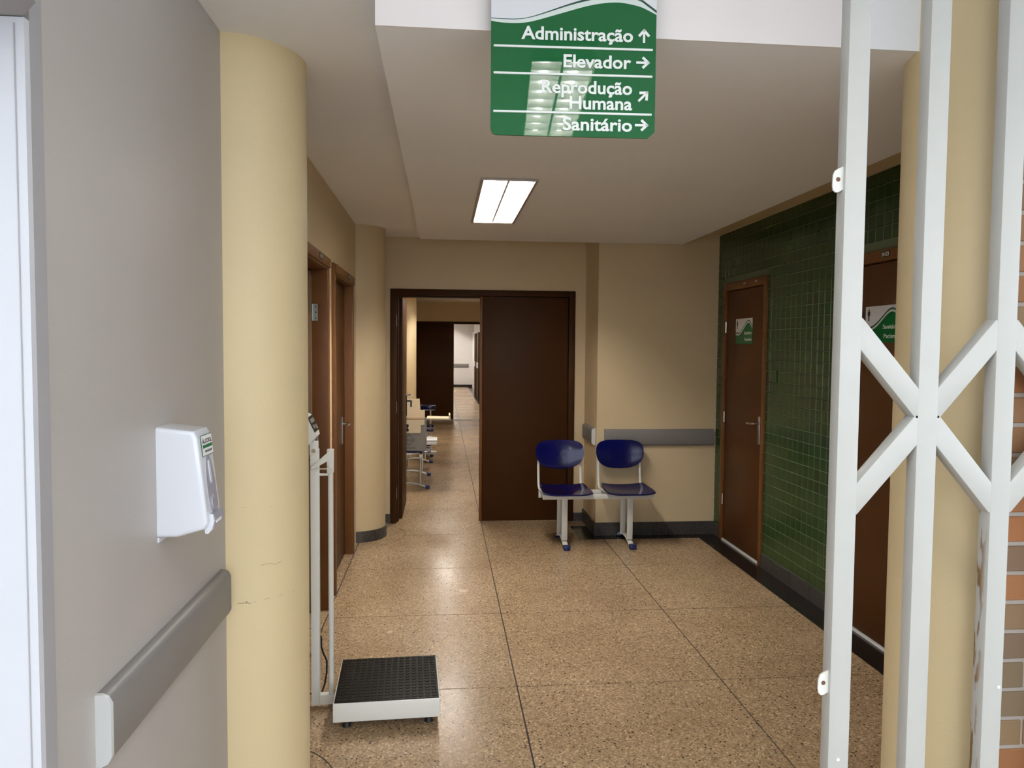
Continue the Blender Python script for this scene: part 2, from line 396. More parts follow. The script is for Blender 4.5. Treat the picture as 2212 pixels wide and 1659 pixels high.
# ---- back wall with the double door (door opening -.473..1.221)
BW = 6.82
struct('wall_back', M().box(-.86, -.46, BW, BW+.15, 0, ZU).box(1.21, 1.32, BW, BW+.15, 0, ZU).box(-.46, 1.21, BW, BW+.15, 2.13, ZU), cream)
struct('wall_back_projection', M().box(1.32, 2.40, 6.26, 6.97, 0, ZU), cream)
bb = empty('baseboard_back', None, None, (1.32, 6.26, 0), kind='structure')
for x0, x1 in ((0, .27), (.275, .56), (.565, .82), (.825, 1.06)):
    M().box(x0, x1, -.014, 0, 0, .113).build('granite_tile', granm, bb)
for y0, y1 in ((-.014, .27), (.275, .56)):
    M().box(-.014, 0, y0, y1, 0, .113).build('granite_tile', granm, bb)
M().box(-.096, -.016, .546, .56, 0, .075).build('granite_tile', granm, bb)
b2 = empty('baseboard_left', None, None, (-.48, BW, 0), kind='structure')
M().box(-.06, .005, -.016, 0, .0, .085).build('granite_tile', granm, b2)

RX_ = 2.38
# ---- corridor behind
struct('wall_right_corridor', M().box(1.32, 1.47, 6.97, 16.4, 0, ZU), cream)
struct('wall_right_light_stop', M().box(RX_+.16, RX_+.26, 1.9, 7.1, 0, ZU), cream)  # unseen, added behind the toilet doors to stop sky light leaking through
struct('wall_corridor_end', M().box(-1.6, -.60, 16.4, 16.55, 0, ZU).box(1.05, 1.47, 16.4, 16.55, 0, ZU).box(-.60, 1.05, 16.4, 16.55, 2.16, ZU), cream)
struct('wall_far_hall', M().box(-1.6, -1.45, 16.55, 30.2, 0, ZU).box(-1.6, 1.45, 30.05, 30.2, 0, ZU), mat('far_wall_paint', (.70, .67, .65, 1), .5, noise=.03))
struct('wall_right_far_hall', M().box(1.2, 1.35, 16.55, 30.05, 0, ZU), MATS['far_wall_paint'])
struct('baseboard_far', M().box(-1.45, 1.2, 30.03, 30.05, 0, .1), granite_d)
struct('trim_far_border', M().box(1.02, 1.2, 16.6, 30.03, 0, .002).box(-1.4, 1.02, 29.85, 30.03, 0, .002), granite_d)
struct('trim_far_beam', M().box(.95, 1.2, 28.6, 28.9, 2.2, ZU), MATS['far_wall_paint'])

# ---- right side: tiled wall with two doors
RX = 2.38
holes = [(3.41, 4.25), (5.27, 6.11)]
m = M(); prev = 1.9
for a, b in holes:
    m.box(RX, RX+.15, prev, a+.02, 0, ZU); m.box(RX, RX+.15, a+.02, b-.02, 2.14, ZU); prev = b-.02
m.box(RX, RX+.15, prev, 6.97, 0, ZU)
wr = struct('wall_right', m, cream)
M().box(RX-.004, RX+.001, 2.9, 3.41, 0, 2.592).box(RX-.004, RX+.001, 4.25, 5.27, 0, 2.592).box(RX-.004, RX+.001, 6.11, 6.26, 0, 2.592).box(RX-.004, RX+.001, 3.41, 4.25, 2.16, 2.592).box(RX-.004, RX+.001, 5.27, 6.11, 2.16, 2.592).build('grout_bed', grout, wr)
P = .0754; G = .0022
tv = [(-.0, -P/2+G, -P/2+G), (-.0, P/2-G, -P/2+G), (-.0, P/2-G, P/2-G), (-.0, -P/2+G, P/2-G)]
tf = [(-.0035, a[1]*.93, a[2]*.93) for a in tv]
tile_faces = [(4, 7, 6, 5), (0, 4, 5, 1), (1, 5, 6, 2), (2, 6, 7, 3), (3, 7, 4, 0)]
cells = []
nrow = 33
for j in range(nrow):
    z = .103+P*(j+.5)
    if z+P/2 > 2.60: continue
    for k in range(45):
        yc = 6.262-P*(k+.5)
        if yc < 3.0: continue
        w0, w1 = yc-P/2, yc+P/2
        if z-P/2 < 2.15 and any(w0 < b-.004 and w1 > a+.004 for a, b in holes):
            # tile cut against the frame
            for a, b in holes:
                if w0 < a-.012 < w1: cells.append((w0, a, z))
                if w0 < b+.012 < w1: cells.append((b, w1, z))
            continue
        if any(w0 < b-.004 and w1 > a+.004 for a, b in holes) and z-P/2 < 2.165: continue
        cells.append((w0, w1, z))
full = [c for c in cells if abs(c[1]-c[0]-P) < .001 and 4.25 < c[0] < 5.27 and c[2] < 2.5]
full.sort(key=lambda c: (c[0], c[2]))
near = set(full[:300])
tobj = None
for c in near:
    if tobj is None:
        tobj = M().add(tv+tf, tile_faces).build('tile', tile_o, wr); o = tobj
    else:
        o = tobj.copy(); COL.objects.link(o)
    o.location = (RX-.004+random.uniform(-.0006, .0002), (c[0]+c[1])/2, c[2])
    o.rotation_euler = (0, random.uniform(-.0025, .0025), random.uniform(-.0025, .0025))
q = M()
for c in cells:
    if c in near: continue
    w = (c[1]-c[0]); yc = (c[0]+c[1])/2; h = P
    vs = [(0, (a[1]/P)*w, a[2]) for a in tv]+[(-.0035, (a[1]/P)*w, a[2]) for a in tf]
    R_ = Matrix.Translation((RX-.004+random.uniform(-.0006, .0002), yc, c[2])) @ Matrix.Rotation(random.uniform(-.0025, .0025), 4, 'Z') @ Matrix.Rotation(random.uniform(-.0025, .0025), 4, 'Y')
    q.add(vs, tile_faces, False, R_)
q.build('tile_field', tile_i, wr, 'remaining green glazed wall tiles', 'stuff')
br = empty('baseboard_right', None, None, (RX, 4.3, 0), kind='structure')
for y0, y1 in ((-.05, .22), (.225, .50), (.505, .78), (.785, .965), (-1.35, -.895), (1.815, 1.945)):
    M().box(-.018, -.004, y0, y1, 0, .100).build('granite_tile', granm, br)
sw = empty('switch_plate', 'green painted blank switch plate set in the green tiles', 'switch plate', (RX-.008, 5.115, 1.427))
M().rbox(-.004, .002, -.030, .030, -.045, .045, .002).build('plate', tile_i, sw)
M().cyl((-.0045, 0, .033), (-.003, 0, .033), .003, n=8).build('screw', grout, sw)
M().cyl((-.0045, 0, -.033), (-.003, 0, -.033), .003, n=8).build('screw', grout, sw)

# =================================================================== DOORS
def lever(parent, mx, flip=1, m=chrome, plate=True, drop=False):
    """lever handle; local x along the leaf, y up, z out of the leaf"""
    h = M()
    if plate: 
        h.bm(_plate(.024, .20), True, mx @ Matrix.Translation((0, -.05, 0)))
    a = [mx @ Vector(p) for p in ((0, 0, 0), (0, 0, .045), (flip*.012, 0, .055), (flip*.11, -.004, .055))]
    if drop: a.append(mx @ Vector((flip*.125, -.05, .055)))
    h.tube(a, .0085, 10)
    return h.build('handle', m, parent)
def _plate(w, hgt):
    bm = bmesh.new(); bmesh.ops.create_cube(bm, size=1)
    for v in bm.verts: v.co = Vector((v.co.x*w*1.4, v.co.y*hgt*1.05, v.co.z*.008+.004))
    bmesh.ops.bevel(bm, geom=[e for e in bm.edges], offset=.0035, segments=2, affect='EDGES'); return bm
def hinge(parent, mx, m=hingem):
    h = M().add([v for v in _c(-.014, .014, -.05, .05, 0, .003)], _cf, False, mx)
    h.cyl(mx @ Vector((-.016, -.05, .005)), mx @ Vector((-.016, .05, .005)), .006, n=10)
    o = h.build('hinge', m, parent)
    s = M()
    for yy in (-.035, 0, .033): s.cyl(mx @ Vector((.003, yy, .003)), mx @ Vector((.003, yy, .0038)), .004, n=8)
    s.build('screw', black, o); return o
def _c(x0, x1, y0, y1, z0, z1): return [(x, y, z) for z in (z0, z1) for y in (y0, y1) for x in (x0, x1)]
_cf = [(0, 2, 3, 1), (4, 5, 7, 6), (0, 1, 5, 4), (2, 6, 7, 3), (0, 4, 6, 2), (1, 3, 7, 5)]
def strokes(mx, w, h, n):        # marks the photograph leaves unreadable
    m = M()
    for k in range(n):
        x = -w/2+w*(k+.5)/n; m.add(_c(x-w*.3/n, x+w*.3/n, -h/2*(.7+.3*(k % 2)), h/2, 0, .0004), _cf, False, mx)
    return m
def plaque(parent, mx, text, w=.07, h=.026):
    p = M().add(_c(-w/2, w/2, -h/2, h/2, 0, .002), _cf, False, mx).build('number_plate', black, parent)
    if text: text_mesh(text, mx @ Matrix.Translation((0, -h*.33, .002)), w*.85, h*.66, .012, 'CENTER').build('lettering', letterw, p)
    else: strokes(mx @ Matrix.Translation((0, 0, .002)), w*.8, h*.6, 5).build('worn_digits', greyply, p)

# double door (back wall)
d = empty('door_1', 'dark brown double door, one leaf shut and one open', None, (.374, BW, 0), kind='structure')
def fr(x0, x1, y0, y1, z0, z1, par, m=brownf, bev=.006): return M().rbox(x0, x1, y0, y1, z0, z1, bev, 2).build('door_frame', m, par)
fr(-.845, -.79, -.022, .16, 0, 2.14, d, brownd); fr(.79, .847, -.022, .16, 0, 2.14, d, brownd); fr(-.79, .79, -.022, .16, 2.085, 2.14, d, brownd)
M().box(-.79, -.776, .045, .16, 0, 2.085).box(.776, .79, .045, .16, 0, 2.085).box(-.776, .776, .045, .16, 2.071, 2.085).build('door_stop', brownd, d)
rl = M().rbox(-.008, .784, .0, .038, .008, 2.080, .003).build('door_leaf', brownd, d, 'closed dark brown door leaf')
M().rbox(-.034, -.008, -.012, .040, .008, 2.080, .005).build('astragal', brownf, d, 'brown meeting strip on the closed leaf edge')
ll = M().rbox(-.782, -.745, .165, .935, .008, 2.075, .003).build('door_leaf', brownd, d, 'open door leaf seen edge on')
for z in (.272, 1.064, 1.852): hinge(d, frame((-.789, .018, z), (0, -1, 0), (0, 0, 1)))
lever(ll, frame((-.745, .87, 1.06), (0, 1, 0), (0, 0, 1)), -1, black, True, True)
lever(ll, frame((-.745, .85, 1.125), (0, 1, 0), (0, 0, 1)), -1, chrome, False)

# lobby doors on the left
def side_door(num, y0, y1, label, opened, txt):
    d = empty('door_%d' % num, label, None, (-.705, (y0+y1)/2, 0), kind='structure')
    h = (y1-y0)/2
    for s in (-1, 1): fr(-.155, .020, s*h-(.068 if s > 0 else 0), s*h+(.068 if s < 0 else 0), 0, 2.15, d)
    fr(-.155, .020, -h+.068, h-.068, 2.075, 2.15, d)
    M().rbox(.018, .030, -h+.03, h-.012, 2.088, 2.145, .005).build('lintel_strip', brownf, d)
    M().cyl((.030, h-.045, 2.11), (.033, h-.045, 2.11), .010, n=12).build('screw_cap', greyply, d)
    plaque(d, frame((.031, .13, 2.117), (0, 1, 0), (0, 0, 1)), txt, .10, .036)
    if opened:
        l = M().rbox(-.86, -.075, h-.108, h-.070, .01, 2.065, .003).build('door_leaf', brownl, d, 'open brown door leaf')
        for z in (.3, 1.05, 1.82): hinge(d, frame((-.055, h-.069, z), (1, 0, 0), (0, 0, 1)))
    else:
        l = M().rbox(-.080, -.045, -h+.066, h-.066, .008, 2.077, .003).build('door_leaf', brown, d, 'closed brown door leaf')
        lever(l, frame((-.045, h-.22, 1.035), (0, 1, 0), (0, 0, 1)), -1)
    return d
side_door(2, 3.59, 4.63, 'open brown door just past the cream column', True, None)
side_door(3, 4.83, 5.87, 'closed brown door in brown frame before the far column', False, None)

# toilet doors in the tiled wall
def door_sign(par, mx, w=.325, h=.20):
    """mx: origin at the sign centre, x right, y up"""
    s = M().add(_c(-w/2, w/2, -h/2, h/2, 0, .003), _cf, False, mx).build('door_sign', signg, par, 'green and white toilet sign')
    pts = [(-.5, -.02), (-.42, -.045), (-.3, -.045), (-.15, .06), (0, .22), (.15, .38), (.28, .43), (.38, .36), (.5, .18)]
    P2 = [(a*w, b*h) for a, b in _smooth(pts)]
    M().prism(P2+[(w/2, h/2), (-w/2, h/2)], .003, .0036, mx).build('sign_band', signw, s)
    band(P2, -.010, -.001, .0036, .0040, mx).build('sign_wave', signd, s)
    band(P2, -.022, -.010, .0030, .0037, mx).build('sign_wave', signl, s)
    man = M()
    def mp(x0, x1, y0, y1): man.add(_c(x0, x1, y0, y1, .0036, .0042), _cf, False, mx)
    cx, cy = -.40*w, .28*h
    mp(cx-.008, cx+.008, cy-.008, cy+.018); mp(cx-.006, cx-.001, cy-.036, cy-.008); mp(cx+.001, cx+.006, cy-.036, cy-.008)
    mp(cx-.0115, cx-.009, cy-.006, cy+.016); mp(cx+.009, cx+.0115, cy-.006, cy+.016)
    c0 = mx @ Vector((cx, cy+.0245, .0036)); c1 = mx @ Vector((cx, cy+.0245, .0042)); man.cyl(c0, c1, .0055, n=12)
    man.build('pictogram', letterk, s)
    text_mesh('Sanitário', mx @ Matrix.Translation((.46*w, -.13*h, .003)), .145, .024, .008, 'RIGHT').build('lettering', letterw, s)
    text_mesh('Paciente', mx @ Matrix.Translation((.46*w, -.38*h, .003)), .135, .024, .008, 'RIGHT').build('lettering', letterw, s)
def _smooth(pts, n=6):
    out = []
    for i in range(len(pts)-1):
        p0 = pts[max(i-1, 0)]; p1 = pts[i]; p2 = pts[i+1]; p3 = pts[min(i+2, len(pts)-1)]
        for k in range(n):
            t = k/n
            out.append(tuple(.5*((2*p1[c])+(-p0[c]+p2[c])*t+(2*p0[c]-5*p1[c]+4*p2[c]-p3[c])*t*t+(-p0[c]+3*p1[c]-3*p2[c]+p3[c])*t**3) for c in (0, 1)))
    out.append(pts[-1]); return out
def band(P2, lo, hi, z0, z1, mx):
    m = M(); n = len(P2)
    for i in range(n-1):
        a, b = P2[i], P2[i+1]
        vs = [(a[0], a[1]+lo, z1), (b[0], b[1]+lo, z1), (b[0], b[1]+hi, z1), (a[0], a[1]+hi, z1)]
        m.add(vs, [(0, 1, 2, 3)], False, mx)
    return m
def toilet_door(num, y0, y1, label, txt):
    d = empty('door_%d' % num, label, None, (RX, (y0+y1)/2, 0), kind='structure'); h = (y1-y0)/2
    for s in (-1, 1): fr(-.022, .13, s*h-(.05 if s > 0 else 0), s*h+(.05 if s < 0 else 0), 0, 2.165, d)
    fr(-.022, .13, -h+.05, h-.05, 2.10, 2.165, d)
    l = M().rbox(-.006, .030, -h+.054, h-.054, .022, 2.092, .003).build('door_leaf', brown, d, 'closed reddish brown door leaf')
    lever(l, frame((-.006, -h+.095, 1.06), (0, -1, 0), (0, 0, 1)), -1)
    M().box(-.012, .1, -h+.05, h-.05, .0005, .014).build('sill', sill, d, 'white stone sill')
    plaque(d, frame((-.023, -.03, 2.135), (0, -1, 0), (0, 0, 1)), txt, .075, .032)
    M().box(-.0245, -.0225, -h+.16, -h+.20, 2.128, 2.142).build('sticker', greyply, d)
    for z in (.35, 1.05, 1.80): M().cyl((-.012, h-.052, z-.045), (-.012, h-.052, z+.045), .005, n=8).build('hinge', chrome, d)
    door_sign(l, frame((-.0065, .0, 1.762), (0, -1, 0), (0, 0, 1)))
toilet_door(4, 5.27, 6.11, 'brown toilet door beside the corner of the green tiles', None)
toilet_door(5, 3.41, 4.25, 'brown toilet door behind the white gate', '34123')

# far double door
d = empty('door_6', 'dark brown double door at the corridor end, one leaf shut', None, (.25, 16.4, 0), kind='structure')
fr(-.86, -.80, -.02, .16, 0, 2.17, d, brownd); fr(.80, .86, -.02, .16, 0, 2.17, d, brownd); fr(-.80, .80, -.02, .16, 2.12, 2.17, d, brownd)
M().rbox(-.80, -.005, .0, .04, .02, 2.12, .003).build('door_leaf', brownd, d, 'closed dark brown door leaf')
M().rbox(.76, .80, .16, .95, .02, 2.11, .003).build('door_leaf', brownd, d, 'open dark brown door leaf')
M().box(-.80, .80, .045, .15, .0005, .016).build('sill', sill, d)
for n, (ya, yb) in enumerate(((24.1, 25.2), (26.2, 27.2))):
    d = empty('door_%d' % (7+n), 'dark door far down the bright hall', None, (1.2, (ya+yb)/2, 0), kind='structure'); h = (yb-ya)/2
    M().rbox(-.05, .0, -h, h, 0, 2.1, .004).build('door_leaf', brownd, d)
    M().rbox(-.10, -.05, -h+.05, -h+.17, .93, 1.12, .006).build('handle', foam, d)

# =================================================================== WALL RAILS
def rail(label, L_, loc, rz, h=.145, t=.03, caps=(1, 1)):
    o = empty('wall_rail', label, 'bumper rail', loc, rz)          # local x along the wall, -y out of the wall
    pr2 = [(0, 0), (0, h), (-t*.35, h), (-t*.75, h-.006), (-t, h-.02), (-t, .02), (-t*.75, .006), (-t*.35, 0)]
    a, b = (.012 if caps[0] else 0), (L_-.012 if caps[1] else L_)
    mx = frame((0, 0, 0), (0, 1, 0), (0, 0, 1))                    # x->y, y->z, extrude +x
    M().prism(pr2, a, b, mx, True).build('rail_body', railm, o)
    pc = [(p[0]*1.03, p[1]) for p in pr2]
    if caps[0]: M().prism(pc, 0, a, mx, True).build('end_cap', railcap, o, 'pale end cap')
    if caps[1]: M().prism(pc, b, L_, mx, True).build('end_cap', railcap if caps[1] == 1 else railm, o)
    return o
rail('grey bumper rail on the pale wall below the white dispenser', .865, (-.70, 1.545, .757), PI/2, .150, .03, (1, 2))
rail('long grey bumper rail on the cream wall behind the blue chairs', .967, (1.385, 6.26, .779), 0, .145, .03, (0, 0))
rail('short grey bumper rail on the side of the projecting wall', .44, (1.32, 6.76, .779), -PI/2, .145, .03, (0, 1))
rail('pale grey bumper rail on the bright wall far down the hall', 1.7, (-.65, 30.05, .79), 0, .15, .03, (0, 0))

# =================================================================== LUMINAIRES
def luminaire(label, x0, x1, y0, y1, z, tm, blades, depth=.085, proud=.012):
    cx, cy = (x0+x1)/2, (y0+y1)/2; w, l = (x1-x0)/2, (y1-y0)/2
    o = empty('ceiling_luminaire', label, 'ceiling light', (cx, cy, z))
    t = .003
    M().box(-w+t, w-t, -l+t, l-t, depth-t, depth).box(-w, -w+t, -l, l, 0, depth).box(w-t, w, -l, l, 0, depth).box(-w+t, w-t, -l, -l+t, 0, depth).box(-w+t, w-t, l-t, l, 0, depth).build('housing', reflm, o)
    r = .016
    M().rbox(-w-r, -w, -l-r, l+r, -proud, -.0005, .003).rbox(w, w+r, -l-r, l+r, -proud, -.0005, .003).rbox(-w, w, -l-r, -l, -proud, -.0005, .003).rbox(-w, w, l, l+r, -proud, -.0005, .003).build('rim', rimm, o)
    for s in (-.5, .5): M().cyl((s*w, -l+.05, depth*.62), (s*w, l-.05, depth*.62), .013, n=12).build('lamp_tube', tm, o)
    M().box(-.006, .006, -l+t, l-t, .002, depth*.42).build('louvre_spine', reflm, o)
    for k in range(blades):
        yy = -l+(k+1)*2*l/(blades+1)
        M().box(-w+t, -.006, yy-.0015, yy+.0015, .002, depth*.40).box(.006, w-t, yy-.0015, yy+.0015, .002, depth*.40).build('louvre_blade', reflm, o)
    return o
luminaire('lit louvred ceiling luminaire in the dropped lobby ceiling', lx0, lx1, ly0, ly1, ZL, tubem, 12)
luminaire('lit louvred luminaire on the entrance ceiling in front of the green sign', .285, .57, -.40, .915, 2.87, tubep, 9)
luminaire('lit louvred luminaire on the first corridor ceiling', -.05, .23, 7.25, 8.55, 2.52, tubec, 8)
luminaire('lit louvred luminaire over the second half of the first corridor', -.05, .23, 12.2, 13.5, 2.52, tubec, 8)
for yy, w_ in ((18, 'just past the far double door'), (21.5, 'second past the far double door'), (25, 'third past the far double door'), (28, 'nearest the end wall of the far hall')):
    luminaire('lit ceiling luminaire '+w_, -.2, .2, yy, yy+1.3, 2.52, tubef, 4)['group'] = 'luminaires in the far hall'

# =================================================================== GREEN SIGN
SW = .4628
sg = empty('hanging_sign', 'green hanging direction sign with white lettering and arrows', 'sign', (.1305, 2.10, 2.211), math.radians(-2.3))
F0 = frame((0, 0, 0), (1, 0, 0), (0, 0, 1))
cs = .018
M().prism([(cs*.8, .0008), (SW-cs*1.1, 0), (SW, cs), (SW, .54), (0, .54), (0, cs), (cs*.25, cs*.3)], -.006, 0, F0).build('sign_board', signg, sg)
top = _smooth([(0, .3196), (.0291, .318), (.0751, .3187), (.1109, .3256), (.1517, .3393), (.2029, .3584), (.2491, .3737), (.3056, .388), (.3573, .3922), (.4093, .3863), (.4356, .3709), (SW, .3521)], 4)
bot = _smooth([(0, .3109), (.0292, .3068), (.0752, .307), (.111, .3118), (.1775, .3314), (.2545, .3551), (.3059, .3667), (.3577, .3709), (.4097, .363), (.4359, .3533), (SW, .3403)], 4)
M().prism(top+[(SW, .54), (0, .54)], 0, .0008, F0).build('sign_field', signw, sg, 'white upper field')
def interp(c, x):
    for i in range(len(c)-1):
        if c[i][0] <= x <= c[i+1][0]: return c[i][1]+(c[i+1][1]-c[i][1])*(x-c[i][0])/max(1e-9, c[i+1][0]-c[i][0])
    return c[-1][1]
bd = M(); ln = M(); K = 48
for i in range(K):
    xa, xb = SW*i/K, SW*(i+1)/K
    ta, tb, ba, b_ = interp(top, xa), interp(top, xb), interp(bot, xa), interp(bot, xb)
    th = lambda x: .0020+.005*min(1, max(0, (x-.10)/.2))
    ln.add([(xa, ta-th(xa), .0009), (xb, tb-th(xb), .0009), (xb, tb, .0011), (xa, ta, .0011)], [(0, 1, 2, 3)], False, F0)
    bd.add([(xa, ba, .0008), (xb, b_, .0008), (xb, tb-th(xb), .0009), (xa, ta-th(xa), .0009)], [(0, 1, 2, 3)], False, F0)
ln.build('sign_wave', signd, sg, 'thin dark green wave line'); bd.build('sign_wave', signl, sg, 'pale wave band')
for v in (.2438, .1704, .0655): M().rbox(.0075, .4535, -.003, .001, v-.0031, v+.0031, .0012, 2).build('divider_line', letterw, sg)
for body, u0, u1, v in (('Administração', .084, .3968, .2645), ('Elevador', .2024, .3928, .1905), ('Reprodução', .1422, .3966, .1195), ('Humana', .2206, .3973, .0770), ('Sanitário', .2018, .3982, .0181)):
    text_mesh(body, frame((u1, -.0010, v), (1, 0, 0), (0, 0, 1)), u1-u0, .0355, .022, 'RIGHT', .001).build('lettering', letterw, sg)
def arrow(u, v, ang, L_=.034):
    mx = frame((u, -.0012, v), (1, 0, 0), (0, 0, 1)) @ Matrix.Rotation(ang, 4, 'Z')
    w = .0032; m = M().add(_c(-L_/2, L_/2-.005, -w, w, 0, .001), _cf, False, mx)
    for k in (1, -1):
        R2 = mx @ Matrix.Translation((L_/2, 0, 0)) @ Matrix.Rotation(k*math.radians(138), 4, 'Z')
        m.add(_c(-.003, .0215, -.0036, .0036, 0, .0011), _cf, False, R2)
    m.build('arrow', letterw, sg)
arrow(.428, .2794, PI/2); arrow(.424, .2082, 0); arrow(.4269, .1139, PI/4); arrow(.423, .0357, 0)
for x in (.05, .42): M().cyl((x, .0, .54), (x, .0, .74), .0015, n=6).build('wire', chrome, sg)

# =================================================================== BLUE CHAIR BENCHES
def seat_mesh():
    W_, D_ = .385, .36; nx, ny = 16, 14; top = []
    def pt(i, j):
        u = -1+2*i/nx; v = -1+2*j/ny
        # rounded rectangle mapping
        k = 1-.10*abs(v)**6-.06*max(0, v)
        x = u*W_/2*(1-.05*abs(v)**5)*(1-.05*v); y = v*D_/2*(1-.08*abs(u)**6)
        z = .014*abs(u)**3+.010*max(0, v)**2-.012*(1-u*u)*(1-v*v)-.010*max(0, -v)**3*(1-.5*u*u)+.003*math.cos(u*PI)*max(0, -v)
        return Vector((x, y, z))
    vs = [pt(i, j) for j in range(ny+1) for i in range(nx+1)]
    n = len(vs); vs += [v-Vector((0, 0, .011)) for v in vs]
    fs = []
    for j in range(ny):
        for i in range(nx):
            a = j*(nx+1)+i; fs.append((a, a+1, a+nx+2, a+nx+1)); fs.append((n+a, n+a+nx+1, n+a+nx+2, n+a+1))
    rim = [i for i in range(nx+1)]+[j*(nx+1)+nx for j in range(1, ny+1)]+[ny*(nx+1)+i for i in range(nx-1, -1, -1)]+[j*(nx+1) for j in range(ny-1, 0, -1)]
    # rolled lip
    lip = [vs[r]+Vector(((.004 if vs[r].x > 0 else -.004)*abs(vs[r].x)/(W_/2), (.004 if vs[r].y > 0 else -.004)*abs(vs[r].y)/(D_/2), -.0055)) for r in rim]
    b = len(vs); vs += lip; k = len(rim)
    for i in range(k):
        a, c = rim[i], rim[(i+1) % k]; fs.append((c, a, b+i, b+(i+1) % k)); fs.append((b+(i+1) % k, b+i, n+a, n+c))
    return vs, fs
def back_mesh():
    """rounded back rest, wider at the top, hollow towards the sitter (front is -y)"""
    ring_n = 40; layers = 7
    def outline(t):
        c, s_ = math.cos(t), math.sin(t); e = .52 if s_ > 0 else .72
        x = .205*math.copysign(abs(c)**e, c); z = (.115 if s_ > 0 else .125)*math.copysign(abs(s_)**(.58 if s_ > 0 else .75), s_)
        x *= 1-.10*max(0, -z/.125)
        return x, z
    def surf(x, z): return -.030*(x/.2)**2*1.0+.010*(z/.12)**2*1.0-.02*z/.12*-.5
    vs = []; fs = []
    for side in (0, 1):
        for l in range(layers+1):
            q = (l/layers)
            for k in range(ring_n):
                x, z = outline(2*PI*k/ring_n); x *= q; z *= q
                edge = .004*max(0, q-.85)/.15
                y = surf(x, z)+(0 if side == 0 else .012)+(edge if side == 0 else -edge)
                vs.append((x, y, z))
    def I(side, l, k): return side*(layers+1)*ring_n+l*ring_n+k % ring_n
    for side in (0, 1):
        for l in range(layers):
            for k in range(ring_n):
                f = (I(side, l, k), I(side, l, k+1), I(side, l+1, k+1), I(side, l+1, k))
                fs.append(f[::-1] if side == 0 else f)
    for k in range(ring_n): fs.append((I(0, layers, k), I(0, layers, k+1), I(1, layers, k+1), I(1, layers, k))[::-1])
    return vs, fs
def bench(label, seats, legs, loc, rz, group=None):
    o = empty('seat_bench', label, 'bench', loc, rz, group)
    a, b = min(seats)-.185, max(seats)+.215
    M().rbox(a+.0, b, -.135, -.105, .398, .437, .003).build('front_beam', tubew, o)
    M().rbox(a-.01, b-.02, .075, .105, .372, .432, .003).build('rear_beam', tubew, o)
    for xe in (a-.012, b-.022): M().rbox(xe, xe+.004, .072, .108, .370, .434, .001).build('beam_plug', black, o)
    for sx in seats:
        vs, fs = seat_mesh(); M().add(vs, fs, True, Matrix.Translation((sx+.012, -.045, .460))).build('seat', blue, o)
        vs, fs = back_mesh(); M().add(vs, fs, True, Matrix.Translation((sx-.004, .170, .726)) @ Matrix.Rotation(math.radians(-5), 4, 'X')).build('backrest', blue, o)
        for s in (-1, 1):
            x = sx-.004+s*.180
            M().tube([(x-s*.02, -.06, .438), (x-s*.008, .06, .438), (x-s*.002, .115, .440), (x, .145, .470), (x, .160, .53), (x, .172, .62), (x-s*.004, .178, .70), (x-s*.03, .182, .76)], .0105, 10, .008).build('backrest_tube', tubew, o)
        M().rbox(sx-.15, sx+.15, -.10, .10, .436, .447, .003).build('seat_bracket', tubew, o)
    for lx in legs:
        M().rbox(lx-.024, lx+.024, -.118, -.100, .06, .400, .004).build('leg', tubew, o)
        M().rbox(lx-.030, lx+.018, .088, .106, .05, .375, .004).build('leg', tubew, o)
        n = 12; pts = []
        for i in range(n+1):
            t = i/n; yy = .235-.41*t; pts.append((lx-.004+.010*t, yy, .014+.052*math.sin(PI*t)**.9))
        f = M().tube(pts, .022, 10, .012, up=(1, 0, 0)).build('foot_rail', tubew, o)
        M().rbox(lx-.020, lx+.034, -.215, -.165, .0, .040, .007).build('foot_cap', bluecap, o)
        M().rbox(lx-.027, lx+.020, .215, .250, .0, .036, .007).build('foot_cap', bluecap, o)
    return o
bench('glossy blue two-seat chair bench on white legs against the lobby wall', (-.259, .254), (-.262, .277), (1.25, 6.0, 0), 0)
bench('blue three-seat bench in the corridor under the grey and cream box', (-.52, 0, .52), (-.41, .44), (-.355, 8.88, 0), PI/2)
bench('blue two-seat bench farther down the corridor beside the blue armrest', (-.255, .255), (-.285, .285), (-.345, 10.64, 0), PI/2)
# blood draw arm rest on the far bench
ar = empty('arm_rest_stand', 'blue padded arm rest on a white post behind the far corridor bench', 'arm rest', (-.16, 11.24, 0))
M().rbox(-.165, .055, -.06, .28, .675, .735, .012, 3).build('arm_pad', blue, ar)
M().box(-.13, .045, -.04, .22, .664, .675).build('pad_bracket', tubew, ar)
M().cyl((-.02, .12, .02), (-.02, .12, .664), .012).build('post', tubew, ar)
M().cyl((-.02, .12, 0), (-.02, .12, .02), .10, n=24).build('base', tubew, ar)

# =================================================================== BOXES IN THE CORRIDOR
cb_ = empty('transport_box', 'tall grey and cream plastic transport box with open flaps on the near corridor seat', 'box', (-.36, 8.33, .478))
bx = M(); t = .006; X0, X1, Y0, Y1, Hh = -.135, .182, -.15, .16, .335
bx.box(X0, X1, Y0, Y1, 0, t); bx.box(X0, X1, Y0, Y0+t, t, Hh); bx.box(X0, X1, Y1-t, Y1, t, Hh); bx.box(X0, X0+t, Y0+t, Y1-t, t, Hh); bx.box(X1-t, X1, Y0+t, Y1-t, t, Hh)
bx.build('box_body', cardg, cb_)
FB = frame((0, Y0-.001, 0), (1, 0, 0), (0, 0, 1))
M().prism([(X0, Hh+.005), (.165, Hh+.005), (.165, Hh-.05), (.125, Hh-.055), (.125, Hh-.142), (X0, Hh-.142)], 0, .005, FB).build('front_flap', cardc, cb_, 'cream front flap folded down')
hh = M()
for zz in (Hh-.060, Hh-.108): hh.cyl(FB @ Vector((-.022, zz, .005)), FB @ Vector((-.022, zz, .007)), .017, n=16)
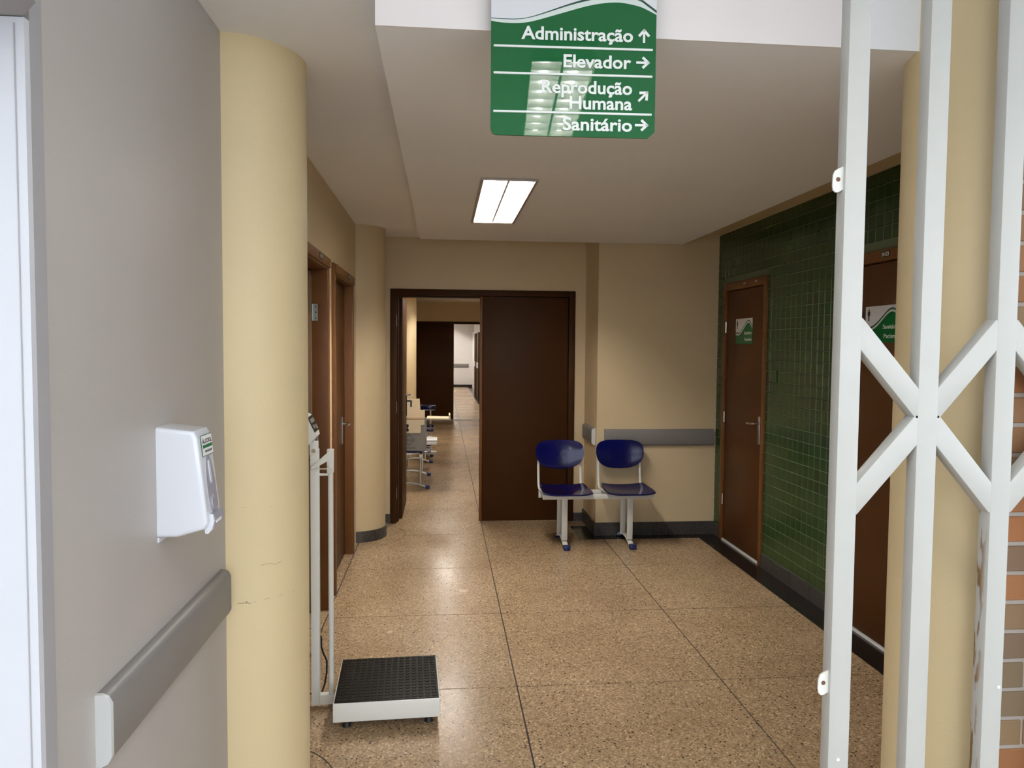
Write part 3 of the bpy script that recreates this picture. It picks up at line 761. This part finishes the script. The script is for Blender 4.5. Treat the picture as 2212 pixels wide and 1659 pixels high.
hh.add(_c(-.029, -.015, Hh-.108, Hh-.060, .005, .007), _cf, False, FB); hh.build('handle_hole', black, cb_, 'black handle slot')
M().prism([(X0, Hh+.008), (.165, Hh+.012), (.165, Hh+.095), (.115, Hh+.10), (.107, Hh+.225), (X0, Hh+.225)], -.16, -.155, FB).build('back_flap', cardc, cb_, 'cream back flap standing up')
M().rbox(-.038, -.020, .158-.004, .1585, Hh+.10, Hh+.19, .001).build('handle_slot', cardc, cb_)
M().box(X1, X1+.262, Y0+.02, Y1-.02, Hh+.012, Hh+.024, Matrix.Rotation(.02, 4, 'Y')).box(X1+.250, X1+.266, Y0+.02, Y1-.02, Hh+.014, Hh+.055).build('side_flap', cardc, cb_, 'cream side flap sticking out flat')
M().box(X0, .165, Y0-.004, Y1, Hh, Hh+.010).build('lid_band', brownl, cb_)
dm = M(); c0 = (-.002, .118); s0 = .062
for k in range(4):
    a0 = PI/2*k; a1 = a0+PI/2
    p = [(c0[0]+r*math.cos(a), c0[1]+r*math.sin(a), .0015) for r, a in ((s0, a0), (s0, a1), (s0-.006, a1), (s0-.006, a0))]
    dm.add(p, [(0, 1, 2, 3)], False, FB)
dm.build('diamond_mark', letterk, cb_)
text_mesh('UN 3373', FB @ Matrix.Translation((c0[0], c0[1]-.008, .0012)), .078, .016, .01, 'CENTER').build('lettering', letterk, cb_)
strokes(FB @ Matrix.Translation((c0[0]+.01, .034, .0012)), .13, .006, 14).build('small_print', letterk, cb_)
strokes(FB @ Matrix.Translation((c0[0]+.01, .024, .0012)), .14, .005, 16).build('small_print', letterk, cb_)
tb = empty('small_box', 'small flat white box on the corridor seat behind the grey box', 'box', (-.20, 8.80, .478))
M().rbox(-.14, .135, -.15, .14, 0, .040, .004).build('box_base', foam, tb); M().rbox(-.144, .139, -.154, .144, .040, .058, .004).build('box_lid', foam, tb)

# =================================================================== WEIGHING SCALE
sc_ = empty('weighing_scale', 'white upright medical scale with black ribbed platform behind the cream column', 'scale', (-.238, 3.312, 0), math.radians(2.6))
M().rbox(-.223, .223, -.222, .222, .048, .128, .003).build('platform_frame', scalew, sc_)
M().rbox(-.205, .205, -.20, .20, .038, .048, .002).build('under_frame', scalew, sc_)
M().rbox(-.218, .218, -.216, .217, .128, .132, .001).build('rubber_mat', rubber, sc_, 'black rubber mat with round studs')
st_ = M(); 
for i in range(15):
    for j in range(15):
        x = -.200+i*.4/14; yy = -.198+j*.396/14
        st_.cyl((x, yy, .1315), (x, yy, .1345), .0112, .0095, n=12, smooth=False)
st_.build('mat_studs', rubber, sc_, kind='stuff')
for x, yy in ((-.172, -.155), (.177, -.155), (-.172, .155), (.177, .155)):
    M().cyl((x, yy, 0), (x, yy, .026), .019, .013, 20).cyl((x, yy, .026), (x, yy, .040), .004, n=8).build('foot', black, sc_)
PX = -.316
M().rbox(PX-.022, PX+.014, .005, .045, .018, 1.165, .002).build('column_post', scalew, sc_)
M().rbox(PX+.014, -.223, .008, .042, .018, .062, .002).build('base_arm', scalew, sc_)
M().cyl((-.252, .02, .062), (-.252, .02, 1.12), .0115).build('measuring_rod', scalew, sc_)
M().rbox(-.267, -.238, .004, .036, 1.060, 1.165, .003).build('rod_slider', scalew, sc_)
M().cyl((-.262, .0035, 1.09), (-.262, .002, 1.09), .003, n=8).build('screw', chrome, sc_)
M().cyl((PX+.01, .02, 1.052), (-.255, .02, 1.052), .006, n=10).build('cross_bar', scalew, sc_)
M().prism([(-.240, 1.163), (-.252, 1.163), (-.334, 1.088), (-.330, 1.078), (-.240, 1.128)], 0, .006, frame((0, -.005, 0), (1, 0, 0), (0, 0, 1))).box(-.334, -.24, -.011, .0, 1.080, 1.083, Matrix.Identity(4)).build('head_slide', scalew, sc_, 'folded white head slide')
# head
FH = frame((0, 0, 0), (1, 0, 0), (0, 0, 1))
hp = [(-.420, 1.185), (-.378, 1.185), (-.325, 1.192), (-.297, 1.222), (-.300, 1.236), (-.335, 1.312), (-.345, 1.318), (-.380, 1.305)]
hp = [(p[0]-.012, p[1]) for p in hp]
M().prism(hp, -.115, .035, FH).build('display_head', scalew, sc_)
a = Vector((-.3115, .04, 1.240)); b = Vector((-.3445, .04, 1.310)); n_ = (b-a).normalized()
FD = frame(a, (0, 1, 0), (b-a))
M().add(_c(-.065, .078, .004, .076, 0, .0015), _cf, False, FD).build('display_panel', displaym, sc_, 'black display panel')
dl = M().add(_c(-.052, .06, .046, .064, .0015, .0025), _cf, False, FD).add(_c(-.052, .0, .020, .036, .0015, .0025), _cf, False, FD).add(_c(.02, .06, .012, .032, .0015, .0025), _cf, False, FD)
dl.build('keypad_marks', railm, sc_)
M().rbox(PX-.024, PX+.010, .0, .046, 1.14, 1.20, .003).build('head_bracket', scalew, sc_)
bo = M().cyl((PX-.006, .0, 1.160), (PX-.006, -.004, 1.160), .009, n=16).build('bolt', chrome, sc_)
pts = [(PX+.002, .05, .335), (PX+.014, .075, .30), (PX+.012, .09, .25), (PX+.02, .10, .215), (PX+.035, .10, .18), (PX+.036, .09, .13), (PX+.028, .07, .08), (PX+.016, .05, .05)]
M().tube(pts, .004, 8).build('cord', cordm, sc_)
pts = [(PX-.02, .03, .060), (PX-.045, .045, .058), (PX-.075, .06, .03), (PX-.10, .06, .006), (PX-.16, .03, .005)]
M().tube(pts, .004, 8).build('cord', cordm, sc_)
M().tube([(PX-.02, .03, 1.12), (PX-.05, .05, 1.105), (PX-.09, .08, 1.09), (PX-.13, .1, 1.12)], .003, 8).build('cord', cordm, sc_)

# =================================================================== ALCOHOL DISPENSER
dp = empty('dispenser', 'white wall-mounted alcohol dispenser with small green label above the rail', 'dispenser', (-.70, 1.945, 1.142))
# profile in x(out) z(up); width along y
prof = [(0, 0), (.048, .0), (.112, .019), (.121, .034), (.0965, .248), (.088, .264), (0, .274)]
bm = bmesh.new(); hw = .058
va = [bm.verts.new((p[0], -hw, p[1])) for p in prof]; vb = [bm.verts.new((p[0], hw, p[1])) for p in prof]; n = len(prof)
bm.faces.new(va); bm.faces.new(vb[::-1])
for i in range(n): bm.faces.new((va[(i+1) % n], va[i], vb[i], vb[(i+1) % n]))
ed = [e for e in bm.edges if abs(e.verts[0].co.y-e.verts[1].co.y) < 1e-6 and max(e.verts[0].co.x, e.verts[1].co.x) > .02]
bmesh.ops.bevel(bm, geom=ed, offset=.011, segments=4, profile=.6, affect='EDGES')
bmesh.ops.recalc_face_normals(bm, faces=bm.faces)
M().bm(bm, True).build('dispenser_body', dispw, dp)
M().box(0, .004, -.056, .056, -.012, .0).build('back_plate', dispw, dp)
fo, ft = Vector((.121, 0, .034)), Vector((.0965, 0, .248)); fd = (ft-fo).normalized()
def fpt(u, z): k = (z-.034)/(.248-.034); p = fo.lerp(ft, k); return Vector((p.x+.0004, u, z))
FF = frame(fpt(.004, .125), (0, 1, 0), fd)
td = []
for k in range(28):
    t = 2*PI*k/28; td.append((math.cos(t)*.038*(1-.30*(math.sin(t)+1)/2), math.sin(t)*.078))
M().prism(td, -.001, .0012, FF, True).build('front_panel', dispg, dp, 'grey teardrop front panel')
M().prism([(math.cos(2*PI*k/20)*.0065, math.copysign(abs(math.sin(2*PI*k/20))**.5, math.sin(2*PI*k/20))*.030+.030) for k in range(20)], .0012, .003, FF, True).build('level_window', dispw, dp, 'white level window slit')
M().cyl(FF @ Vector((.002, -.050, .0)), FF @ Vector((.002, -.050, .005)), .021, n=28).build('round_button', dispg, dp, 'round grey button')
FX = frame((0, 0, 0), (1, 0, 0), (0, 0, 1))
M().prism([(.118, .053), (.127, .052), (.131, .036), (.126, .014), (.116, .004), (.110, .010), (.108, .030)], -.045, .030, FX).build('push_lever', dispg, dp, 'grey push lever')
M().prism([(.117, .053), (.127, .053), (.130, .036), (.124, .014), (.115, .003), (.108, .003), (.104, .022), (.112, .034)], .030, .035, FX).build('lever_cheek', dispw, dp)
M().box(.1295, .1315, -.018, .022, .028, .036).build('lever_mark', letterw, dp)
FL = frame(fpt(.008, .223)+Vector((.0010, 0, 0)), (0, 1, 0), fd)
lb = M().add(_c(-.042, .042, -.026, .027, 0, .0010), _cf, False, FL).build('label', greenp, dp, 'small white and green label')
M().add(_c(-.0405, .0405, -.0245, .0255, .0010, .0014), _cf, False, FL).build('label_field', foam, lb)
M().add(_c(-.036, .038, -.006, .002, .0014, .0018), _cf, False, FL).build('label_stripe', greenp, lb)
text_mesh('ÁLCOOL', FL @ Matrix.Translation((0, .006, .0014)), .072, .011, .02, 'CENTER', .0004).build('lettering', letterk, lb)
strokes(FL @ Matrix.Translation((.004, -.015, .0014)), .055, .006, 7).build('small_print', letterk, lb)

# =================================================================== GATE
gt = empty('scissor_gate', 'white folding scissor gate of square tubes in front of the brick wall', 'gate', (1.19, 1.72, 0))
posts = [-.204, .000, .2005, .402, .603, .80]
for i, x in enumerate(posts):
    w = .027 if i == 0 else .0262
    M().rbox(x-w, x+w, 0, .040, .02, 2.80, .003, 2).build('post', gater if i == 2 else gatep, gt)
for i in range(len(posts)-1):
    a, b = posts[i]+.020, posts[i+1]-.020; even = i % 2 == 0
    for s in (1, -1):
        zi, zo = 1.457+s*.024, 1.457+s*.211
        z0, z1 = (zo, zi) if even else (zi, zo)
        L_ = math.hypot(b-a, z1-z0); an = math.atan2(z1-z0, b-a)
        mx = Matrix.Translation(((a+b)/2, .0008, (z0+z1)/2)) @ Matrix.Rotation(-an, 4, 'Y')
        M().rbox(-L_/2-.018, L_/2+.018, .0, .0375, -.0268, .0268, .0025, 2, mx).build('diagonal_bar', gatep, gt)
M().rbox(-.23, .83, -.002, .042, 0, .05, .003).build('bottom_rail', gatep, gt)
M().rbox(-.23, .83, -.002, .042, 2.78, 2.83, .003).build('top_rail', gatep, gt)
for z in (2.030, .792):
    bmx = frame((-.231, .022, z), (-1, 0, 0), (0, 0, 1))
    tp = [(0, -.024), (.010, -.030), (.018, -.031), (.024, -.026), (.026, -.015), (.025, .010), (.021, .020), (.012, .026), (0, .031)]
    tbm = M().prism(tp, -.002, .002, frame((-.231, .012, z), (-1, 0, 0), (0, 0, 1)), False).build('latch_tab', tubew, gt, 'white latch tab with a hole')
    M().cyl((-.2435, .0095, z), (-.2435, .0145, z), .0055, n=14).build('tab_hole', chipm, tbm)
for x, z in ((.216, .77), (-.205, .60)):
    M().cyl((x, -.0012, z), (x, .001, z), .0042, n=14).build('plug', foam, gt)

# =================================================================== BRICK WALL
bk = struct('wall_brick', M().box(1.475, 3.2, 1.805, 1.89, 0, 2.95), mortar)
hgt = .0785; x_start = 1.44; bl = .226
bobj = None
for j in range(36):
    z0 = .018+j*hgt
    x = 1.545-(0 if j % 2 else bl/2)
    segs = []
    xa = 1.476
    xb = 1.545 if j % 2 else 1.545+bl/2
    for k in range(4):
        segs.append((xa, xb)); xa = xb; xb = xa+bl
    for (a, b) in segs:
        a2, b2 = a+(.004 if a > 1.48 else 0), b-.004
        o = M().rbox(-(b2-a2)/2, (b2-a2)/2, -.006, .004, -.0335, .0335, .002, 1, smooth=False)
        o = o.build('brick', brickm, bk)
        o.location = ((a2+b2)/2, 1.806+random.uniform(-.001, .001), z0+.034+.002)
